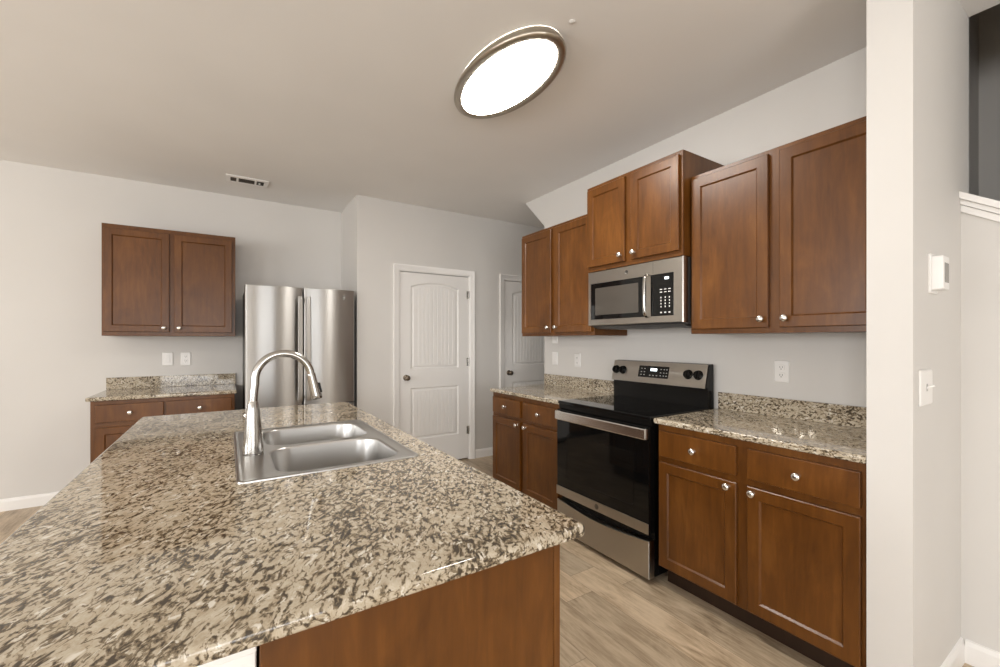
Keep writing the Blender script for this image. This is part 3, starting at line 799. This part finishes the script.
# ================================================================== ceiling lamp, vent
def oval(a, b, n=64): return [(a*math.cos(2*PI*k/n), b*math.sin(2*PI*k/n)) for k in range(n)]
def make_lamp():
    t = thing('ceiling_light', 'oval flush ceiling light with a nickel rim and glowing white diffuser', 'ceiling light', (1.240, 1.883, ZC))
    bm = new_bm(); A, B = .221, .412
    prof = [(-.020, 0), (-.013, -.010), (-.006, -.022), (.0, -.032), (.001, -.043), (-.004, -.050), (-.014, -.054), (-.036, -.053), (-.045, -.046), (-.046, -.030)]
    loft(bm, [[(x, y, z-.0005) for x, y in oval(A+i, B+i)] for i, z in prof]); obj('rim', bm, RIMM, t, 40)
    bm = new_bm(); L = [(0, -.050)] + [(i, z) for i, z in ((-.02, -.056), (-.06, -.062), (-.12, -.066))]
    loft(bm, [[(x, y, z) for x, y in oval(A-.046+i, B-.046+i)] for i, z in [(0, -.046)] + L[1:]], False, True)
    obj('diffuser', bm, LAMPE, t, 60)
make_lamp()
def make_vent():
    t = thing('ceiling_vent', 'small white rectangular air vent on the ceiling above the back wall', 'air vent', (.148, 4.370, ZC))
    bm = new_bm(); ou = [(-.160, -.085), (.160, -.085), (.160, .085), (-.160, .085)]; sc = lambda k, l: [(x*k, y*l) for x, y in ou]
    O = loft(bm, [[(x, y, -.0005) for x, y in ou], [(x, y, -.006) for x, y in ou], [(x, y, -.011) for x, y in sc(.93, .88)], [(x, y, -.010) for x, y in sc(.80, .62)], [(x, y, -.002) for x, y in sc(.79, .60)]]); obj('frame', bm, TRIMW, t)
    bm = new_bm(); box(bm, -.127, .127, -.052, .052, -.0022, -.0008); obj('backing', bm, DARK, t, 0)
    for k in range(5):
        y = -.040+.020*k; bm = new_bm(); prism(bm, [(y-.006, -.003), (y+.004, -.010), (y+.006, -.010), (y-.004, -.003)], 'x', -.125, .125); obj('louver', bm, EMBL, t, 0)
    for x in (-.075, .062):
        bm = new_bm(); box(bm, x-.008, x+.008, -.050, .050, -.0108, -.003); obj('divider', bm, TRIMW, t, 0)
    bm = new_bm(); box(bm, .085, .100, -.02, .02, -.014, -.0105, .002, 1); obj('damper_tab', bm, TRIMW, t)
make_vent()
t = thing('smoke_sensor', 'tiny round white sensor on the ceiling beside the oval light', 'sensor', (1.284, 1.413, ZC))
bm = new_bm(); lathe(bm, [(0, -.0005), (.013, -.0005), (.013, -.003), (.009, -.005), (0, -.0055)], (0, 0, 0), (0, 0, 1), 20); obj('cover', bm, CEIL, t, 40)

# ================================================================== dining lamp (beyond the left edge of the view)
def make_chandelier():
    t = thing('chandelier', 'five-light nickel chandelier hanging over the dining side, outside the left edge', 'chandelier', (-2.45, 3.20, ZC-.0))
    bm = new_bm(); lathe(bm, [(0, -.0005), (.065, -.0005), (.060, -.020), (.02, -.032), (0, -.032)], (0, 0, 0), (0, 0, 1), 24); obj('canopy', bm, NICKEL, t, 50)
    bm = new_bm(); tube(bm, [(0, 0, -.03), (0, 0, -.62)], .007, 10); obj('rod', bm, NICKEL, t)
    bm = new_bm(); lathe(bm, [(0, -.60), (.022, -.61), (.034, -.68), (.030, -.76), (.045, -.84), (.030, -.93), (.0, -.96)], (0, 0, 0), (0, 0, 1), 24); obj('hub', bm, NICKEL, t, 60)
    for k in range(5):
        a = 2*PI*k/5 + .35; c, q = math.cos(a), math.sin(a)
        bm = new_bm(); tube(bm, [(r*c, r*q, z) for r, z in ((.03, -.86), (.09, -.93), (.17, -.95), (.235, -.91), (.25, -.86))], .008, 10); ar = obj('arm', bm, NICKEL, t, 60)
        bm = new_bm(); lathe(bm, [(0, 0), (.030, .002), (.034, .012), (.014, .020), (.014, .05), (0, .05)], (.25*c, .25*q, -.87), (0, 0, 1), 20); obj('cup', bm, NICKEL, ar, 50)
        bm = new_bm(); lathe(bm, [(0, 0), (.012, .004), (.022, .030), (.024, .045), (.017, .066), (0, .074)], (.25*c, .25*q, -.82), (0, 0, 1), 20); obj("bulb", bm, BULBE, ar, 60)
make_chandelier()

# ================================================================== wall plates
def plate_base(t, w=.076, h=.122):
    bm = new_bm(); loft(bm, [[(x, y, z) for x, z in rrect(-w/2+i, w/2-i, -h/2+i, h/2-i, .006, 3)] for i, y in ((0, -.0005), (0, -.003), (.004, -.0065))], True, True); obj('plate', bm, PLASTIC, t, 30)
def outlet(label, loc, rz, w=.076):
    t = thing('outlet', label, 'outlet', loc, rz, 'wall outlets and switches'); plate_base(t, w)
    for s in (-1, 1):
        bm = new_bm(); loft(bm, [[(x, y, z+s*.0215) for x, z in rrect(-.0165+i, .0165-i, -.0165+i, .0165-i, .008, 4)] for i, y in ((0, -.0066), (.001, -.0088))], True, True); r = obj('receptacle', bm, PLASTIC, t)
        for x in (-.0062, .0062):
            bm = new_bm(); box(bm, x-.0012, x+.0012, -.0092, -.0087, s*.0215-.002, s*.0215+.007); obj('slot', bm, DARK, r, 0)
        bm = new_bm(); lathe(bm, [(0, 0), (.0026, 0), (.0026, .0004), (0, .0004)], (0, -.0088, s*.0215-.008), (0, -1, 0), 10); obj('slot', bm, DARK, r, 0)
    return t
def rocker(label, loc, rz, w=.078):
    t = thing('light_switch', label, 'light switch', loc, rz, 'wall outlets and switches'); plate_base(t, w)
    bm = new_bm(); loft(bm, [[(x, y + z*.05, z) for x, z in rrect(-.0165+i, .0165-i, -.033+i, .033-i, .003, 3)] for i, y in ((0, -.0062), (0, -.0092), (.0015, -.0105))], True, True); obj('rocker', bm, PLASTIC, t)
    return t
rocker('plain white switch plate above the back-wall counter, left of the outlet beside it', (-.460, YB, 1.168), 0)
outlet('white outlet above the back-wall counter, between the switch plate and refrigerator', (-.327, YB, 1.166), 0)
outlet('white outlet on the right wall above the counter right of the range', (XW, 1.143, 1.165), R90)
rocker('white switch plate nearest the far door, above the counter left of the range', (XW, 3.082, 1.167), R90)
outlet('white outlet nearest the range, above the counter left of it', (XW, 2.777, 1.162), R90)
rocker('white switch plate half hidden behind the cabinet left of the microwave, topmost of two', (XW, 3.082, 1.368), R90)

t = thing('light_switch', 'white toggle switch plate on the narrow wall right of the cabinets, below the thermostat', 'light switch', (2.088, .459, 1.170), 0)
plate_base(t, .140, .126)
bm = new_bm(); box(bm, -.006, .006, -.0075, -.0064, -.013, .013); obj('toggle_slot', bm, GREYM, t, 0)
bm = new_bm(); tube(bm, [(0, -.006, -.002), (0, -.016, .004), (0, -.026, .008)], [.0052, .0046, .004], 10); obj('toggle', bm, PLASTIC, t, 50)
t = thing('thermostat', 'white thermostat with grey screen on the narrow wall right of the cabinets', 'thermostat', (2.175, .459, 1.580), 0)
bm = new_bm(); loft(bm, [[(x, y, z) for x, z in rrect(-.047+i, .047-i, -.072+i, .072-i, .008, 4)] for i, y in ((0, -.0005), (0, -.005), (.003, -.008))], True, True); obj('wall_plate', bm, PLASTIC, t)
bm = new_bm(); loft(bm, [[(x, y, z) for x, z in rrect(-.040+i, .040-i, -.062+i, .062-i, .006, 4)] for i, y in ((0, -.0082), (.001, -.034), (.004, -.038))], True, True); bd = obj('housing', bm, PLASTIC, t)
bm = new_bm(); box(bm, -.022, .030, -.0388, -.0381, -.035, .035); obj('screen', bm, SCREEN, bd, 0)
